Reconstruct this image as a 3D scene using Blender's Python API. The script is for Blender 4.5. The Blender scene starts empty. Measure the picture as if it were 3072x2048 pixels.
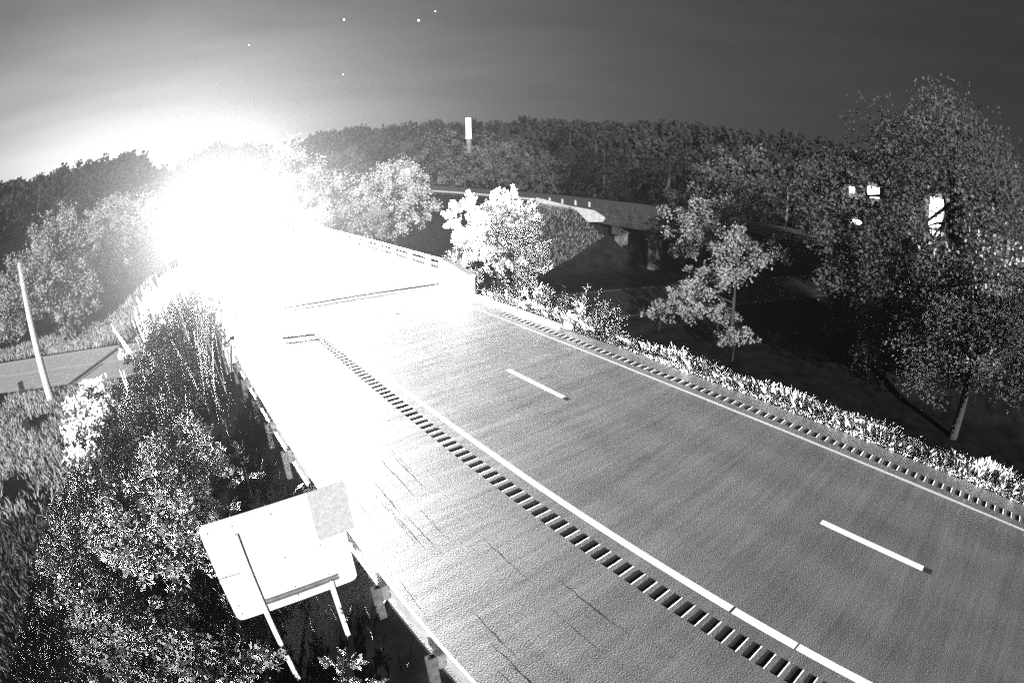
import bpy, math, random
import numpy as np
from mathutils import Vector, Matrix

random.seed(7)
rng = np.random.default_rng(7)
scene = bpy.context.scene
col = scene.collection
R = math.radians
# ------------------------------------------------------------------ camera
# axes: X across the highway, Y along it (away from the camera), Z up; the road surface is Z = 0
CAM_H = 7.78
cd = bpy.data.cameras.new('camera')
cam = bpy.data.objects.new('camera', cd)
col.objects.link(cam)
cam.location = (0, 0, CAM_H)
YAW, PITCH, ROLL = R(37.208), R(19.998), R(-0.874)
fwd = Vector((math.sin(YAW) * math.cos(PITCH), math.cos(YAW) * math.cos(PITCH), -math.sin(PITCH)))
right0 = Vector((math.cos(YAW), -math.sin(YAW), 0))
up0 = right0.cross(fwd)
right = math.cos(ROLL) * right0 + math.sin(ROLL) * up0
up = -math.sin(ROLL) * right0 + math.cos(ROLL) * up0
m3 = Matrix((right, up, -fwd)).transposed()
cam.matrix_world = Matrix.Translation(cam.location) @ m3.to_4x4()
cd.type = 'PANO'
cd.sensor_fit = 'HORIZONTAL'
cd.sensor_width = 36.0
cyc = cd.cycles if hasattr(cd, 'cycles') and hasattr(cd.cycles, 'panorama_type') else cd
cyc.panorama_type = 'FISHEYE_EQUISOLID'
cyc.fisheye_lens = 1641.69 / 3072 * 36.0
cyc.fisheye_fov = R(180)
cd.clip_start = 0.05
cd.clip_end = 6000
scene.camera = cam
# ------------------------------------------------------------------ light
EXPOSURE = 1.5
scene.view_settings.view_transform = 'Standard'
scene.view_settings.look = 'None'
scene.view_settings.exposure = EXPOSURE
scene.view_settings.gamma = 1
scene.view_settings.use_curve_mapping = False
scene.render.engine = 'CYCLES'
scene.cycles.max_bounces = 5
scene.cycles.diffuse_bounces = 2
scene.cycles.glossy_bounces = 2
scene.cycles.transmission_bounces = 2
scene.cycles.transparent_max_bounces = 8
scene.cycles.volume_bounces = 0
scene.cycles.sample_clamp_indirect = 4
scene.cycles.use_denoising = False
scene.cycles.use_adaptive_sampling = False

world = bpy.data.worlds.new('World')
scene.world = world
world.use_nodes = True
wt = world.node_tree
for n in list(wt.nodes):
    wt.nodes.remove(n)
def N(t, tree, **kw):
    n = tree.nodes.new(t)
    for k, v in kw.items():
        setattr(n, k, v)
    return n
def math_node(tree, op, a, b=None):
    n = tree.nodes.new('ShaderNodeMath')
    n.operation = op
    for i, v in enumerate((a, b)):
        if v is None:
            continue
        if isinstance(v, (int, float)):
            n.inputs[i].default_value = v
        else:
            tree.links.new(v, n.inputs[i])
    return n.outputs[0]
# night sky: faint grey with a broad light dome standing over the horizon up the highway
tc = N('ShaderNodeTexCoord', wt)
sep = N('ShaderNodeSeparateXYZ', wt)
wt.links.new(tc.outputs['Generated'], sep.inputs[0])
azg = R(-6)
dx = math_node(wt, 'SUBTRACT', sep.outputs[0], math.sin(azg))
dy = math_node(wt, 'SUBTRACT', sep.outputs[1], math.cos(azg))
dz = math_node(wt, 'MULTIPLY', math_node(wt, 'SUBTRACT', sep.outputs[2], 0.0), 1.75)
q = math_node(wt, 'ADD', math_node(wt, 'ADD', math_node(wt, 'MULTIPLY', dx, dx), math_node(wt, 'MULTIPLY', dy, dy)), math_node(wt, 'MULTIPLY', dz, dz))
dist = math_node(wt, 'SQRT', q)
glow = math_node(wt, 'POWER', 2.71828, math_node(wt, 'MULTIPLY', dist, -3.3))
lum = math_node(wt, 'ADD', math_node(wt, 'MULTIPLY', glow, 0.50), 0.0115)
cmap = N('ShaderNodeMapping', wt); cmap.inputs['Scale'].default_value = (2.2, 2.2, 14)
wt.links.new(tc.outputs['Generated'], cmap.inputs[0])
cn = N('ShaderNodeTexNoise', wt); cn.inputs['Scale'].default_value = 1.6; cn.inputs['Detail'].default_value = 5
wt.links.new(cmap.outputs[0], cn.inputs[0])
lum = math_node(wt, 'MULTIPLY', lum, math_node(wt, 'ADD', math_node(wt, 'MULTIPLY', cn.outputs[0], .5), .75))
bg = N('ShaderNodeBackground', wt)
wo = N('ShaderNodeOutputWorld', wt)
comb = N('ShaderNodeCombineColor', wt)
for i in range(3):
    wt.links.new(lum, comb.inputs[i])
wt.links.new(comb.outputs[0], bg.inputs[0])
bg.inputs[1].default_value = 1.0
wt.links.new(bg.outputs[0], wo.inputs[0])

SUN_AZ = Vector((0.56, 0.83, 0)).normalized()      # travel direction of the low night light
SUN_EL = R(15)
sd = bpy.data.lights.new('low_night_light', 'SUN')  # sun lamp standing in for an illuminator behind and left of the camera
sd.energy = 3.0
sd.angle = R(0.8)
sun = bpy.data.objects.new('low_night_light', sd)
col.objects.link(sun)
trav = Vector((SUN_AZ.x * math.cos(SUN_EL), SUN_AZ.y * math.cos(SUN_EL), -math.sin(SUN_EL)))
sun.rotation_euler = trav.to_track_quat('-Z', 'Y').to_euler()
sun.location = (-40, -60, 40)

# ------------------------------------------------------------------ materials (monochrome near-infrared tones)
MATS = {}
def mat(name, lo, hi, rough=0.7, scale=3.0, detail=4, bump=0.0, bump_scale=None, spec=0.5, stretch=(1, 1, 1), coord='Object', trans=0.0, metal=0.0):
    if name in MATS:
        return MATS[name]
    m = bpy.data.materials.new(name)
    m.use_nodes = True
    t = m.node_tree
    b = t.nodes['Principled BSDF']
    tcn = N('ShaderNodeTexCoord', t)
    mp = N('ShaderNodeMapping', t)
    mp.inputs['Scale'].default_value = stretch
    t.links.new(tcn.outputs[coord], mp.inputs[0])
    nz = N('ShaderNodeTexNoise', t)
    nz.inputs['Scale'].default_value = scale
    nz.inputs['Detail'].default_value = detail
    t.links.new(mp.outputs[0], nz.inputs[0])
    cr = N('ShaderNodeValToRGB', t)
    cr.color_ramp.elements[0].position = 0.3
    cr.color_ramp.elements[1].position = 0.7
    cr.color_ramp.elements[0].color = (lo, lo, lo, 1)
    cr.color_ramp.elements[1].color = (hi, hi, hi, 1)
    t.links.new(nz.outputs[0], cr.inputs[0])
    t.links.new(cr.outputs[0], b.inputs['Base Color'])
    b.inputs['Roughness'].default_value = rough
    b.inputs['Specular IOR Level'].default_value = spec
    b.inputs['Metallic'].default_value = metal
    if bump:
        n2 = N('ShaderNodeTexNoise', t)
        n2.inputs['Scale'].default_value = bump_scale or scale * 4
        n2.inputs['Detail'].default_value = 5
        t.links.new(mp.outputs[0], n2.inputs[0])
        bp = N('ShaderNodeBump', t)
        bp.inputs['Strength'].default_value = bump
        bp.inputs['Distance'].default_value = 0.05
        t.links.new(n2.outputs[0], bp.inputs['Height'])
        t.links.new(bp.outputs[0], b.inputs['Normal'])
    if trans:
        tr = N('ShaderNodeBsdfTranslucent', t)
        t.links.new(cr.outputs[0], tr.inputs[0])
        mx = N('ShaderNodeMixShader', t)
        mx.inputs[0].default_value = trans
        t.links.new(b.outputs[0], mx.inputs[1])
        t.links.new(tr.outputs[0], mx.inputs[2])
        t.links.new(mx.outputs[0], t.nodes['Material Output'].inputs[0])
    MATS[name] = m
    return m
def emit(name, strength):
    m = bpy.data.materials.new(name)
    m.use_nodes = True
    t = m.node_tree
    b = t.nodes['Principled BSDF']
    b.inputs['Base Color'].default_value = (.8, .8, .8, 1)
    b.inputs['Emission Color'].default_value = (1, 1, 1, 1)
    b.inputs['Emission Strength'].default_value = strength
    m.cycles.emission_sampling = 'NONE'
    MATS[name] = m
    return m
def asphalt(name, lo, hi, rough):
    """aged asphalt: aggregate speckle, wheel-track tone, faint long cracks on the shoulder, transverse undulation"""
    m = bpy.data.materials.new(name)
    m.use_nodes = True
    t = m.node_tree
    b = t.nodes['Principled BSDF']
    g = N('ShaderNodeNewGeometry', t)
    pos = g.outputs['Position']
    def mapped(sc):
        mp = N('ShaderNodeMapping', t)
        mp.inputs['Scale'].default_value = sc
        t.links.new(pos, mp.inputs[0])
        return mp.outputs[0]
    def noise(sc, scale, detail=3):
        n = N('ShaderNodeTexNoise', t)
        n.inputs['Scale'].default_value = scale
        n.inputs['Detail'].default_value = detail
        t.links.new(mapped(sc), n.inputs[0])
        return n.outputs[0]
    fine = noise((1, 1, 1), 22, 6)
    mid = noise((1, .25, 1), 1.3, 4)
    blot = noise((1, .6, 1), .55, 5)
    v = math_node(t, 'ADD', math_node(t, 'MULTIPLY', fine, 0.62), math_node(t, 'ADD', math_node(t, 'MULTIPLY', mid, 0.22), math_node(t, 'MULTIPLY', blot, 0.26)))
    sx0 = N('ShaderNodeSeparateXYZ', t); t.links.new(pos, sx0.inputs[0])
    wheel = math_node(t, 'COSINE', math_node(t, 'MULTIPLY', math_node(t, 'SUBTRACT', sx0.outputs[0], 8.1), 3.43))
    v = math_node(t, 'ADD', v, math_node(t, 'MULTIPLY', wheel, -.035))
    cr = N('ShaderNodeValToRGB', t)
    cr.color_ramp.elements[0].position = 0.36
    cr.color_ramp.elements[1].position = 0.74
    cr.color_ramp.elements[0].color = (lo, lo, lo, 1)
    cr.color_ramp.elements[1].color = (hi, hi, hi, 1)
    t.links.new(v, cr.inputs[0])
    # long cracks parallel to the road, on the outer shoulder only
    ck = noise((9, .55, 1), 1.0, 4)
    d = math_node(t, 'ABSOLUTE', math_node(t, 'SUBTRACT', ck, 0.5))
    near = math_node(t, 'LESS_THAN', d, 0.006)
    br = math_node(t, 'GREATER_THAN', noise((1, .7, 1), .9, 2), 0.5)
    sx = N('ShaderNodeSeparateXYZ', t)
    t.links.new(pos, sx.inputs[0])
    sh = math_node(t, 'LESS_THAN', sx.outputs[0], 5.6)
    yl = math_node(t, 'LESS_THAN', sx.outputs[1], 15.0)
    mask = math_node(t, 'MULTIPLY', math_node(t, 'MULTIPLY', near, br), math_node(t, 'MULTIPLY', sh, yl))
    mx = N('ShaderNodeMix', t, data_type='RGBA')
    t.links.new(mask, mx.inputs[0])
    t.links.new(cr.outputs[0], mx.inputs[6])
    mx.inputs[7].default_value = (.008, .008, .008, 1)
    t.links.new(mx.outputs[2], b.inputs['Base Color'])
    b.inputs['Roughness'].default_value = rough
    b.inputs['Specular IOR Level'].default_value = 0.75
    und = noise((.16, 1.0, 1), .9, 3)
    h = math_node(t, 'ADD', math_node(t, 'MULTIPLY', math_node(t, 'ADD', und, math_node(t, 'MULTIPLY', noise((.3, .7, 1), .35, 2), 1.5)), .17), math_node(t, 'MULTIPLY', noise((1, 1, 1), 34, 4), 0.06))
    bp = N('ShaderNodeBump', t)
    bp.inputs['Strength'].default_value = 0.55
    bp.inputs['Distance'].default_value = 0.05
    t.links.new(h, bp.inputs['Height'])
    t.links.new(bp.outputs[0], b.inputs['Normal'])
    MATS[name] = m
    return m
M_ROAD = asphalt('asphalt', .026, .08, .48)
M_ROAD2 = mat('asphalt_plain', .05, .10, .7, 2.0, bump=.2)
M_GROOVE = mat('shaded_milled_asphalt', .008, .02, .9, 20)  # near-black tone holds the groove's shade as well as milled asphalt
M_LIP = mat('glint_worn_edge', .25, .4, .6, 9)  # pale tone carries the headlight glint along the worn edge
M_PAINT = mat('road_paint', .5, .88, .5, 26, spec=.3)
M_PAINT_Y = mat('worn_yellow_paint', .28, .46, .6, 14, spec=.3)
M_SEAL = mat('joint_sealant', .006, .014, 1.0, 20, spec=.0)
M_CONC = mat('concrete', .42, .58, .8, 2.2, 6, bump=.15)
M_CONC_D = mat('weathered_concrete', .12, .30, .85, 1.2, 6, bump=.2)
M_STEEL = mat('galvanised_steel', .38, .55, .45, 4, spec=.5)
M_STEEL_D = mat('weathered_steel', .10, .2, .6, 6)
M_POST = mat('rusty_post', .05, .12, .7, 8)
M_ALU = mat('sign_aluminium', .62, .74, .45, 5)
M_ALU_D = mat('dull_aluminium', .3, .42, .6, 18, 8)
M_WOOD = mat('creosote_wood', .45, .62, .8, 3, stretch=(6, 6, 1))
M_DARK = mat('dark_plate', .015, .03, .6, 8)
M_SOIL = mat('soil', .006, .018, 1.0, .9, 8, bump=.6, bump_scale=5, spec=0)
M_BARK = mat('bark', .015, .04, .9, 6, stretch=(3, 3, .6), bump=.4)
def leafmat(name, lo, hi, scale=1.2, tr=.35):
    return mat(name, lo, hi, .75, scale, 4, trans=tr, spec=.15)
L_BRIGHT = leafmat('leaf_bright', .45, .75)  # leaf tones stepped to stand in for light falling off with distance
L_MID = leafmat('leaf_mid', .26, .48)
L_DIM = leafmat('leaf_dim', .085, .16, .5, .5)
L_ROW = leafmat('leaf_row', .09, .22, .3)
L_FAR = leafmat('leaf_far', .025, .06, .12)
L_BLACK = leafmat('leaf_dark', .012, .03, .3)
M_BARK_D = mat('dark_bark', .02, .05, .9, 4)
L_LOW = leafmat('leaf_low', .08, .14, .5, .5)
L_GRASS = leafmat('grass_blade', .10, .40, 2.5)
L_BANK = leafmat('bank_blade', .35, .7, .6)  # blade colour lifted to stand in for stray glare on the bank
L_WEED = leafmat('weed_leaf', .22, .5, 2.0)

# ------------------------------------------------------------------ mesh helpers
def tag(o, label=None, cat=None, group=None, kind=None):
    if label: o['label'] = label
    if cat: o['category'] = cat
    if group: o['group'] = group
    if kind: o['kind'] = kind
    return o
def link(name, me, m, parent=None, smooth=False):
    if m is not None and not me.materials:
        me.materials.append(m)
    if smooth and len(me.polygons):
        me.polygons.foreach_set('use_smooth', np.ones(len(me.polygons), dtype=bool))
    o = bpy.data.objects.new(name, me)
    col.objects.link(o)
    if parent is not None:
        o.parent = parent
    return o
def empty(name, loc, rz=0.0):
    o = bpy.data.objects.new(name, None)
    o.empty_display_size = .2
    o.location = loc
    o.rotation_euler = (0, 0, rz)
    col.objects.link(o)
    return o
class MB:
    def __init__(s):
        s.v, s.f = [], []
    def add(s, vs, fs):
        o = len(s.v)
        s.v += [tuple(p) for p in vs]
        s.f += [tuple(i + o for i in f) for f in fs]
        return s
    def box(s, x0, x1, y0, y1, z0, z1):
        return s.add([(x0, y0, z0), (x1, y0, z0), (x1, y1, z0), (x0, y1, z0), (x0, y0, z1), (x1, y0, z1), (x1, y1, z1), (x0, y1, z1)],
                     [(0, 3, 2, 1), (4, 5, 6, 7), (0, 1, 5, 4), (1, 2, 6, 5), (2, 3, 7, 6), (3, 0, 4, 7)])
    def prism(s, prof, axis, a, b):
        """extrude closed 2-D profile along axis 'x' / 'y' / 'z' from a to b"""
        n = len(prof)
        def p(u, w, t):
            return {'y': (u, t, w), 'x': (t, u, w), 'z': (u, w, t)}[axis]
        vs = [p(u, w, a) for u, w in prof] + [p(u, w, b) for u, w in prof]
        fs = [(i, (i + 1) % n, n + (i + 1) % n, n + i) for i in range(n)] + [tuple(range(n))[::-1], tuple(range(n, 2 * n))]
        return s.add(vs, fs)
    def tube(s, pts, rad, n=8, caps=True):
        pts = [Vector(p) for p in pts]
        rs = rad if isinstance(rad, (list, tuple)) else [rad] * len(pts)
        rings = []
        o = len(s.v)
        for i, p in enumerate(pts):
            d = (pts[min(i + 1, len(pts) - 1)] - pts[max(i - 1, 0)]).normalized()
            a = d.cross(Vector((0, 0, 1)))
            if a.length < 1e-3: a = Vector((1, 0, 0))
            a.normalize()
            b = d.cross(a)
            for k in range(n):
                t = 2 * math.pi * k / n
                s.v.append(tuple(p + (a * math.cos(t) + b * math.sin(t)) * rs[i]))
        for i in range(len(pts) - 1):
            for k in range(n):
                k2 = (k + 1) % n
                s.f.append((o + i * n + k, o + i * n + k2, o + (i + 1) * n + k2, o + (i + 1) * n + k))
        if caps:
            s.f.append(tuple(o + k for k in range(n)))
            s.f.append(tuple(o + (len(pts) - 1) * n + k for k in reversed(range(n))))
        return s
    def mesh(s, name='m'):
        me = bpy.data.meshes.new(name)
        me.from_pydata(s.v, [], s.f)
        me.update()
        return me
    def build(s, name, m, parent=None, smooth=False):
        return link(name, s.mesh(name), m, parent, smooth)
def np_mesh(name, V, F):
    """V (n,3) ; F (m,k) all faces of k corners"""
    me = bpy.data.meshes.new(name)
    V = np.asarray(V, dtype=np.float32); F = np.asarray(F, dtype=np.int32)
    me.vertices.add(len(V)); me.vertices.foreach_set('co', V.ravel())
    k = F.shape[1]
    me.loops.add(F.size); me.loops.foreach_set('vertex_index', F.ravel())
    me.polygons.add(len(F))
    me.polygons.foreach_set('loop_start', np.arange(0, F.size, k, dtype=np.int32))
    me.polygons.foreach_set('loop_total', np.full(len(F), k, dtype=np.int32))
    me.update(calc_edges=True)
    return me
def unit(a):
    return a / np.maximum(np.linalg.norm(a, axis=1, keepdims=True), 1e-9)
def leaf_cards(P, D, size, aspect=.5, rg=rng, lean=.9):
    """leaf-shaped quads (diamonds) at P, long axis near D"""
    n = len(P)
    d = unit(D + rg.normal(size=(n, 3)) * lean)
    s = unit(np.cross(d, rg.normal(size=(n, 3))))
    L = (size * rg.uniform(.6, 1.35, n))[:, None]
    W = L * aspect
    bend = np.cross(s, d) * L * .12
    V = np.empty((n, 4, 3))
    V[:, 0] = P
    V[:, 1] = P + d * L * .5 + s * W * .5 + bend
    V[:, 2] = P + d * L
    V[:, 3] = P + d * L * .5 - s * W * .5 + bend
    return V.reshape(-1, 3), np.arange(4 * n).reshape(n, 4)

# ------------------------------------------------------------------ terrain
RX0, RX1 = 2.35, 15.85           # paved width of the near carriageway
def road_d(X, Y):
    return np.abs(Y - (46 - .37 * X)) * .938
def vnoise(X, Y, s, seed):
    a = np.sin(X / s * 1.7 + seed) * np.cos(Y / s * 1.3 - seed * 2) + np.sin((X + Y) / s * .9 + seed * 3) * .6 + np.sin((X - 1.7 * Y) / s * .55 + seed) * .5
    return a / 2.1
def ground_z(X, Y):
    X = np.asarray(X, float); Y = np.asarray(Y, float)
    d = road_d(X, Y)
    e1 = np.clip(1 - np.maximum(0, np.abs(X - 9.1) - 7.3) / 10.5, 0, 1)
    c1 = np.clip((d - 6.6) / 9.0, 0, 1)
    e2 = np.clip(1 - np.maximum(0, np.abs(X - 58) - 8.6) / 12.5, 0, 1)
    c2 = np.clip((d - 13.5) / 10.0, 0, 1)
    far = np.clip((Y - 62) / 50, 0, 1)
    base = -6.3 + .35 * vnoise(X, Y, 7, 1.3) + far * 3.5
    Rr = np.hypot(X, Y)
    h = np.clip((Rr - 120) / 180, 0, 1); h = h * h * (3 - 2 * h)
    base = base + h * 12.6 + np.clip((Rr - 300) / 700, 0, 1) * 6
    # the bank on the left beyond the side road
    base = base + np.clip((Y - 60) / 30, 0, 1) * np.clip((4 - X) / 10, 0, 1) * 3
    emb = np.maximum(e1 * c1, e2 * c2)
    flat = (np.abs(X - 9.1) < 7.2) | (np.abs(X - 58) < 8.4)
    top = -.06 + np.where(flat, 0, .12 * vnoise(X, Y, 2.1, 4) - .05)
    z = base * (1 - emb) + top * emb
    side = d < 6.8
    z = np.where(side & (Rr < 110), np.where(emb > .02, z, -6.12 + (z * 0)), z)
    return z
xs = np.concatenate([-np.geomspace(1500, 32, 26), np.arange(-31, 82, .75), np.geomspace(83, 1500, 26)])
ys = np.concatenate([-np.geomspace(400, 21, 10), np.arange(-20, 112, .75), np.geomspace(113, 1500, 30)])
GX, GY = np.meshgrid(xs, ys)
GZ = ground_z(GX, GY)
nx, ny = len(xs), len(ys)
idx = np.arange(nx * ny).reshape(ny, nx)
FQ = np.stack([idx[:-1, :-1], idx[:-1, 1:], idx[1:, 1:], idx[1:, :-1]], -1).reshape(-1, 4)
ground = link('ground', np_mesh('ground', np.stack([GX, GY, GZ], -1).reshape(-1, 3), FQ), M_SOIL, smooth=True)
tag(ground, 'dark rough ground and embankments around the highway', kind='structure')
def gz(x, y):
    return float(ground_z(np.array([x]), np.array([y]))[0])

# ------------------------------------------------------------------ highway (near carriageway)
road = empty('highway_road', (0, 0, 0))
tag(road, 'worn two lane asphalt highway carriageway with broad shoulder', kind='structure')
GRV_P, GRV_L = .325, .20
def groove_ys(y0, y1):
    return np.arange(y0, y1, GRV_P)
YA, YB = -14.0, 250.0
SH1 = (6.30, 6.73); SH2 = (14.84, 15.16)
g1 = groove_ys(-5.5, 23.6); g2 = groove_ys(-6.0, 20.4)
mb = MB()
def sheet(mb, x0, x1, y0, y1, z=0.0):
    mb.add([(x0, y0, z), (x1, y0, z), (x1, y1, z), (x0, y1, z)], [(0, 1, 2, 3)])
for a, b in ((RX0, SH1[0]), (SH1[1], SH2[0]), (SH2[1], RX1)):
    sheet(mb, a, b, YA, YB)
for (a, b), gs in ((SH1, g1), (SH2, g2)):
    sheet(mb, a, b, YA, gs[0])
    for i, y in enumerate(gs):
        sheet(mb, a, b, y + GRV_L, gs[i + 1] if i + 1 < len(gs) else YB)
# skirts so that the pavement has an edge
mb.add([(RX0, YA, 0), (RX0, YB, 0), (RX0 - .1, YB, -.3), (RX0 - .1, YA, -.3)], [(0, 1, 2, 3)])
mb.add([(RX1, YA, 0), (RX1, YB, 0), (RX1 + .1, YB, -.3), (RX1 + .1, YA, -.3)], [(0, 3, 2, 1)])
mb.build('road_surface', M_ROAD, road)
def groove_mesh(w, l=GRV_L, dep=.028):
    n = 7
    vs, fs = [], []
    for i in range(n):
        t = i / (n - 1)
        z = -dep * (1 - (2 * t - 1) ** 4) - .002 * (1 - t)
        y = .022 + t * (l - .022)
        vs += [(0, y, z), (w, y, z)]
    for i in range(n - 1):
        fs.append((2 * i, 2 * i + 1, 2 * i + 3, 2 * i + 2))
    # end walls
    for s in (0, 1):
        ids = [2 * i + s for i in range(n)]
        fs.append(tuple(ids if s else ids[::-1]))
    k = len(vs); nf = len(fs)      # worn, slightly rounded near edge
    vs += [(0, 0, 0), (w, 0, 0), (w, .022, -.002), (0, .022, -.002)]
    fs += [(k, k + 1, k + 2, k + 3)]
    me = bpy.data.meshes.new('groove'); me.from_pydata(vs, [], fs); me.update()
    me.materials.append(M_GROOVE); me.materials.append(M_LIP)
    me.polygons[nf].material_index = 1
    return me
for (a, b), gs in ((SH1, g1), (SH2, g2)):
    gm = groove_mesh(b - a)
    for y in gs:
        o = bpy.data.objects.new('rumble_groove', gm); col.objects.link(o)
        o.location = (a + random.uniform(-.002, .002), y, -.0003); o.scale = (1, 1, random.uniform(.75, 1.25)); o.parent = road
def line(name, x, w, y0, y1, m, parent=road, z=.0016):
    mb = MB(); n = max(2, int((y1 - y0) / 1.5))
    yy = np.linspace(y0, y1, n)
    vs, fs = [], []
    for i, y in enumerate(yy):
        j0, j1 = random.uniform(-.008, .008), random.uniform(-.008, .008)
        vs += [(x - w / 2 + j0, y, z), (x + w / 2 + j1, y, z)]
        if i: fs.append((2 * i - 2, 2 * i - 1, 2 * i + 1, 2 * i))
    return mb.add(vs, fs).build(name, m, parent)
for y0, y1 in ((-14, 1.07), (1.11, 2.62), (2.68, 60.0), (60.05, 248)):
    line('edge_line', 7.14, .18, y0, y1, M_PAINT)
line('median_edge_line', 14.47, .12, -14, 248, M_PAINT_Y)
for k in range(-1, 16):
    y0 = -.52 + 12.25 * k
    line('lane_dash', 10.98, .20, y0, y0 + 3.0, M_PAINT)
def joint(x0, y0, x1, y1, w, name='expansion_joint'):
    mb = MB(); n = 9; vs, fs = [], []
    for i in range(n):
        t = i / (n - 1); x = x0 + (x1 - x0) * t; y = y0 + (y1 - y0) * t + random.uniform(-.02, .02)
        ww = w * random.uniform(.7, 1.3)
        vs += [(x, y - ww / 2, .006), (x, y + ww / 2, .006)]
        if i: fs.append((2 * i - 2, 2 * i, 2 * i + 1, 2 * i - 1))
    mb.add(vs, fs).build(name, M_SEAL, road)
joint(2.5, 30.1, 15.75, 27.8, .34)
joint(2.5, 40.6, 15.75, 37.8, .14)
joint(2.6, 24.65, 4.9, 24.05, .16); joint(5.0, 24.1, 6.5, 23.6, .34, 'patched_joint')
joint(2.6, 21.3, 4.2, 20.9, .1, 'pavement_crack'); joint(2.6, 19.4, 3.9, 19.1, .09, 'pavement_crack')

rc = random.Random(21)
for k in range(22):
    x = rc.uniform(2.75, 5.6); y = rc.uniform(.2, 13.5); L = rc.uniform(.6, 2.6); w = rc.uniform(.012, .022)
    nn = int(L / .18) + 2; vs, fs = [], []
    for i in range(nn):
        t_ = i / (nn - 1); xx = x + .02 * L * (t_ - .5) + rc.uniform(-.02, .02); ww = w * (1 - abs(2 * t_ - 1) ** 3) * rc.uniform(.5, 1.2)
        vs += [(xx - ww / 2, y + t_ * L, .003), (xx + ww / 2, y + t_ * L, .003)]
        if i: fs.append((2 * i - 2, 2 * i - 1, 2 * i + 1, 2 * i))
    MB().add(vs, fs).build('pavement_crack', M_SEAL, road)
# kerb at the median edge before the parapet
kb = MB()
pr = [(15.62, 0), (15.66, .11), (15.80, .12), (15.86, 0)]
kb.prism(pr, 'y', 17.1, 24.9)
ke = kb.build('concrete_kerb', M_CONC)
tag(ke, 'low pale kerb running up to the end of the bridge parapet', 'kerb')
sb = MB()
for i in range(1):
    n = 7; ring = []
    vs = [(0, 0, .26)]
    for k, (rr, zz) in enumerate(((.16, .22), (.24, .08), (.22, -.05))):
        for a in range(n):
            t = 2 * math.pi * a / n
            vs.append((rr * math.cos(t) * random.uniform(.8, 1.2), rr * 1.2 * math.sin(t) * random.uniform(.8, 1.2), zz))
    fs = [(0, 1 + a, 1 + (a + 1) % n) for a in range(n)]
    for k in range(2):
        for a in range(n):
            fs.append((1 + k * n + a, 1 + (k + 1) * n + a, 1 + (k + 1) * n + (a + 1) % n, 1 + k * n + (a + 1) % n))
    sb.add(vs, fs)
st = sb.build('marker_stone', M_CONC)
st.location = (15.9, 16.8, 0)
tag(st, 'small white stone at the near end of the kerb', 'stone')

# ------------------------------------------------------------------ the bridge that carries it
bridge = empty('highway_bridge', (9, 42, -6))
tag(bridge, 'concrete girder bridge carrying the near carriageway over the side road', 'bridge')
def P(mb, name, m, parent, smooth=False):
    o = mb.build(name, m, parent, smooth)
    o.matrix_parent_inverse = Matrix.Translation(-Vector(parent.location))
    return o
BY0, BY1 = 27.2, 60.5
P(MB().box(1.75, 16.45, BY0, BY1, -.32, -.02), 'deck', M_CONC, bridge)
for x in np.linspace(3.2, 15.0, 6):
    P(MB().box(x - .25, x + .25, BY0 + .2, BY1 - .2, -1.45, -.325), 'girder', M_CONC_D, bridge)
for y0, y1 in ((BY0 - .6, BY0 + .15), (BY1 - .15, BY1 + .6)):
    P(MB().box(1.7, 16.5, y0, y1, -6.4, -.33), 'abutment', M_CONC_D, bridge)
def parapet(name, x_in, side, y0, y1, label):
    """side +1: road lies at smaller x"""
    t = empty(name, (x_in, y0, 0)); tag(t, label, 'parapet')
    s = side
    xo = x_in + s * .38
    a, b = sorted((x_in, xo))
    P(MB().prism([(x_in, 0.0), (x_in + s * .02, .25), (x_in + s * .10, .74), (xo, .74), (xo, -.5)][::1 if s > 0 else -1], 'y', y0 + 3.2, y1), 'concrete_wall', M_CONC, t)
    prof = [(y0, -.3), (y0, 1.0), (y0 + 2.3, 1.40), (y0 + 3.2, 1.40), (y0 + 3.2, -.3)]
    P(MB().prism(prof[::1 if True else -1], 'x', a - .03, b + .05), 'end_block', M_CONC, t)
    xm = x_in + s * .24
    for z in (1.0, 1.36):
        P(MB().box(xm - .06, xm + .06, y0 + 3.2, y1, z - .075, z + .075), 'rail', M_STEEL, t)
    for y in np.arange(y0 + 5.0, y1, 2.55):
        P(MB().box(xm - .11, xm + .11, y - .16, y + .16, .735, 1.45), 'rail_post', M_CONC, t)
    return t
parapet('bridge_parapet', 15.95, 1, 24.9, 62, 'pale concrete parapet with two rails on the median side of the bridge')
parapet('bridge_parapet', 2.25, -1, 21.6, 62, 'pale concrete parapet with two rails on the shoulder side of the bridge')

# ------------------------------------------------------------------ guardrail along the shoulder
gr = empty('guardrail', (2.3, -6, 0))
tag(gr, 'steel beam guardrail on short posts along the wide shoulder', 'guardrail')
def guardrail(t, x, y0, y1, side, posts):
    prof = []
    zs = [(.43, .00), (.47, .05), (.53, .085), (.58, .02), (.60, .0), (.62, .02), (.67, .085), (.73, .05), (.77, .00)]
    fr = [(x + side * d, z) for z, d in zs]
    bk = [(x + side * (d - .012), z) for z, d in reversed(zs)]
    P(MB().prism(fr + bk, 'y', y0, y1), 'w_beam', M_STEEL, t, )
    for y in posts:
        xb = x - side * .13
        P(MB().box(min(xb - side * .02, x - side * .012), max(xb - side * .02, x - side * .012), y - .075, y + .075, .42, .78), 'offset_block', M_STEEL_D, t)
        xp = x - side * .235
        mb = MB()
        mb.box(xp - .076, xp + .076, y - .055, y - .047, -.9, .76)
        mb.box(xp - .076, xp + .076, y + .047, y + .055, -.9, .76)
        mb.box(xp - .004, xp + .004, y - .046, y + .046, -.9, .76)
        P(mb, 'post', M_POST, t)
guardrail(gr, 2.3, -6.5, 24.5, 1, np.arange(-4.6, 22, 1.905))

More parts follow.
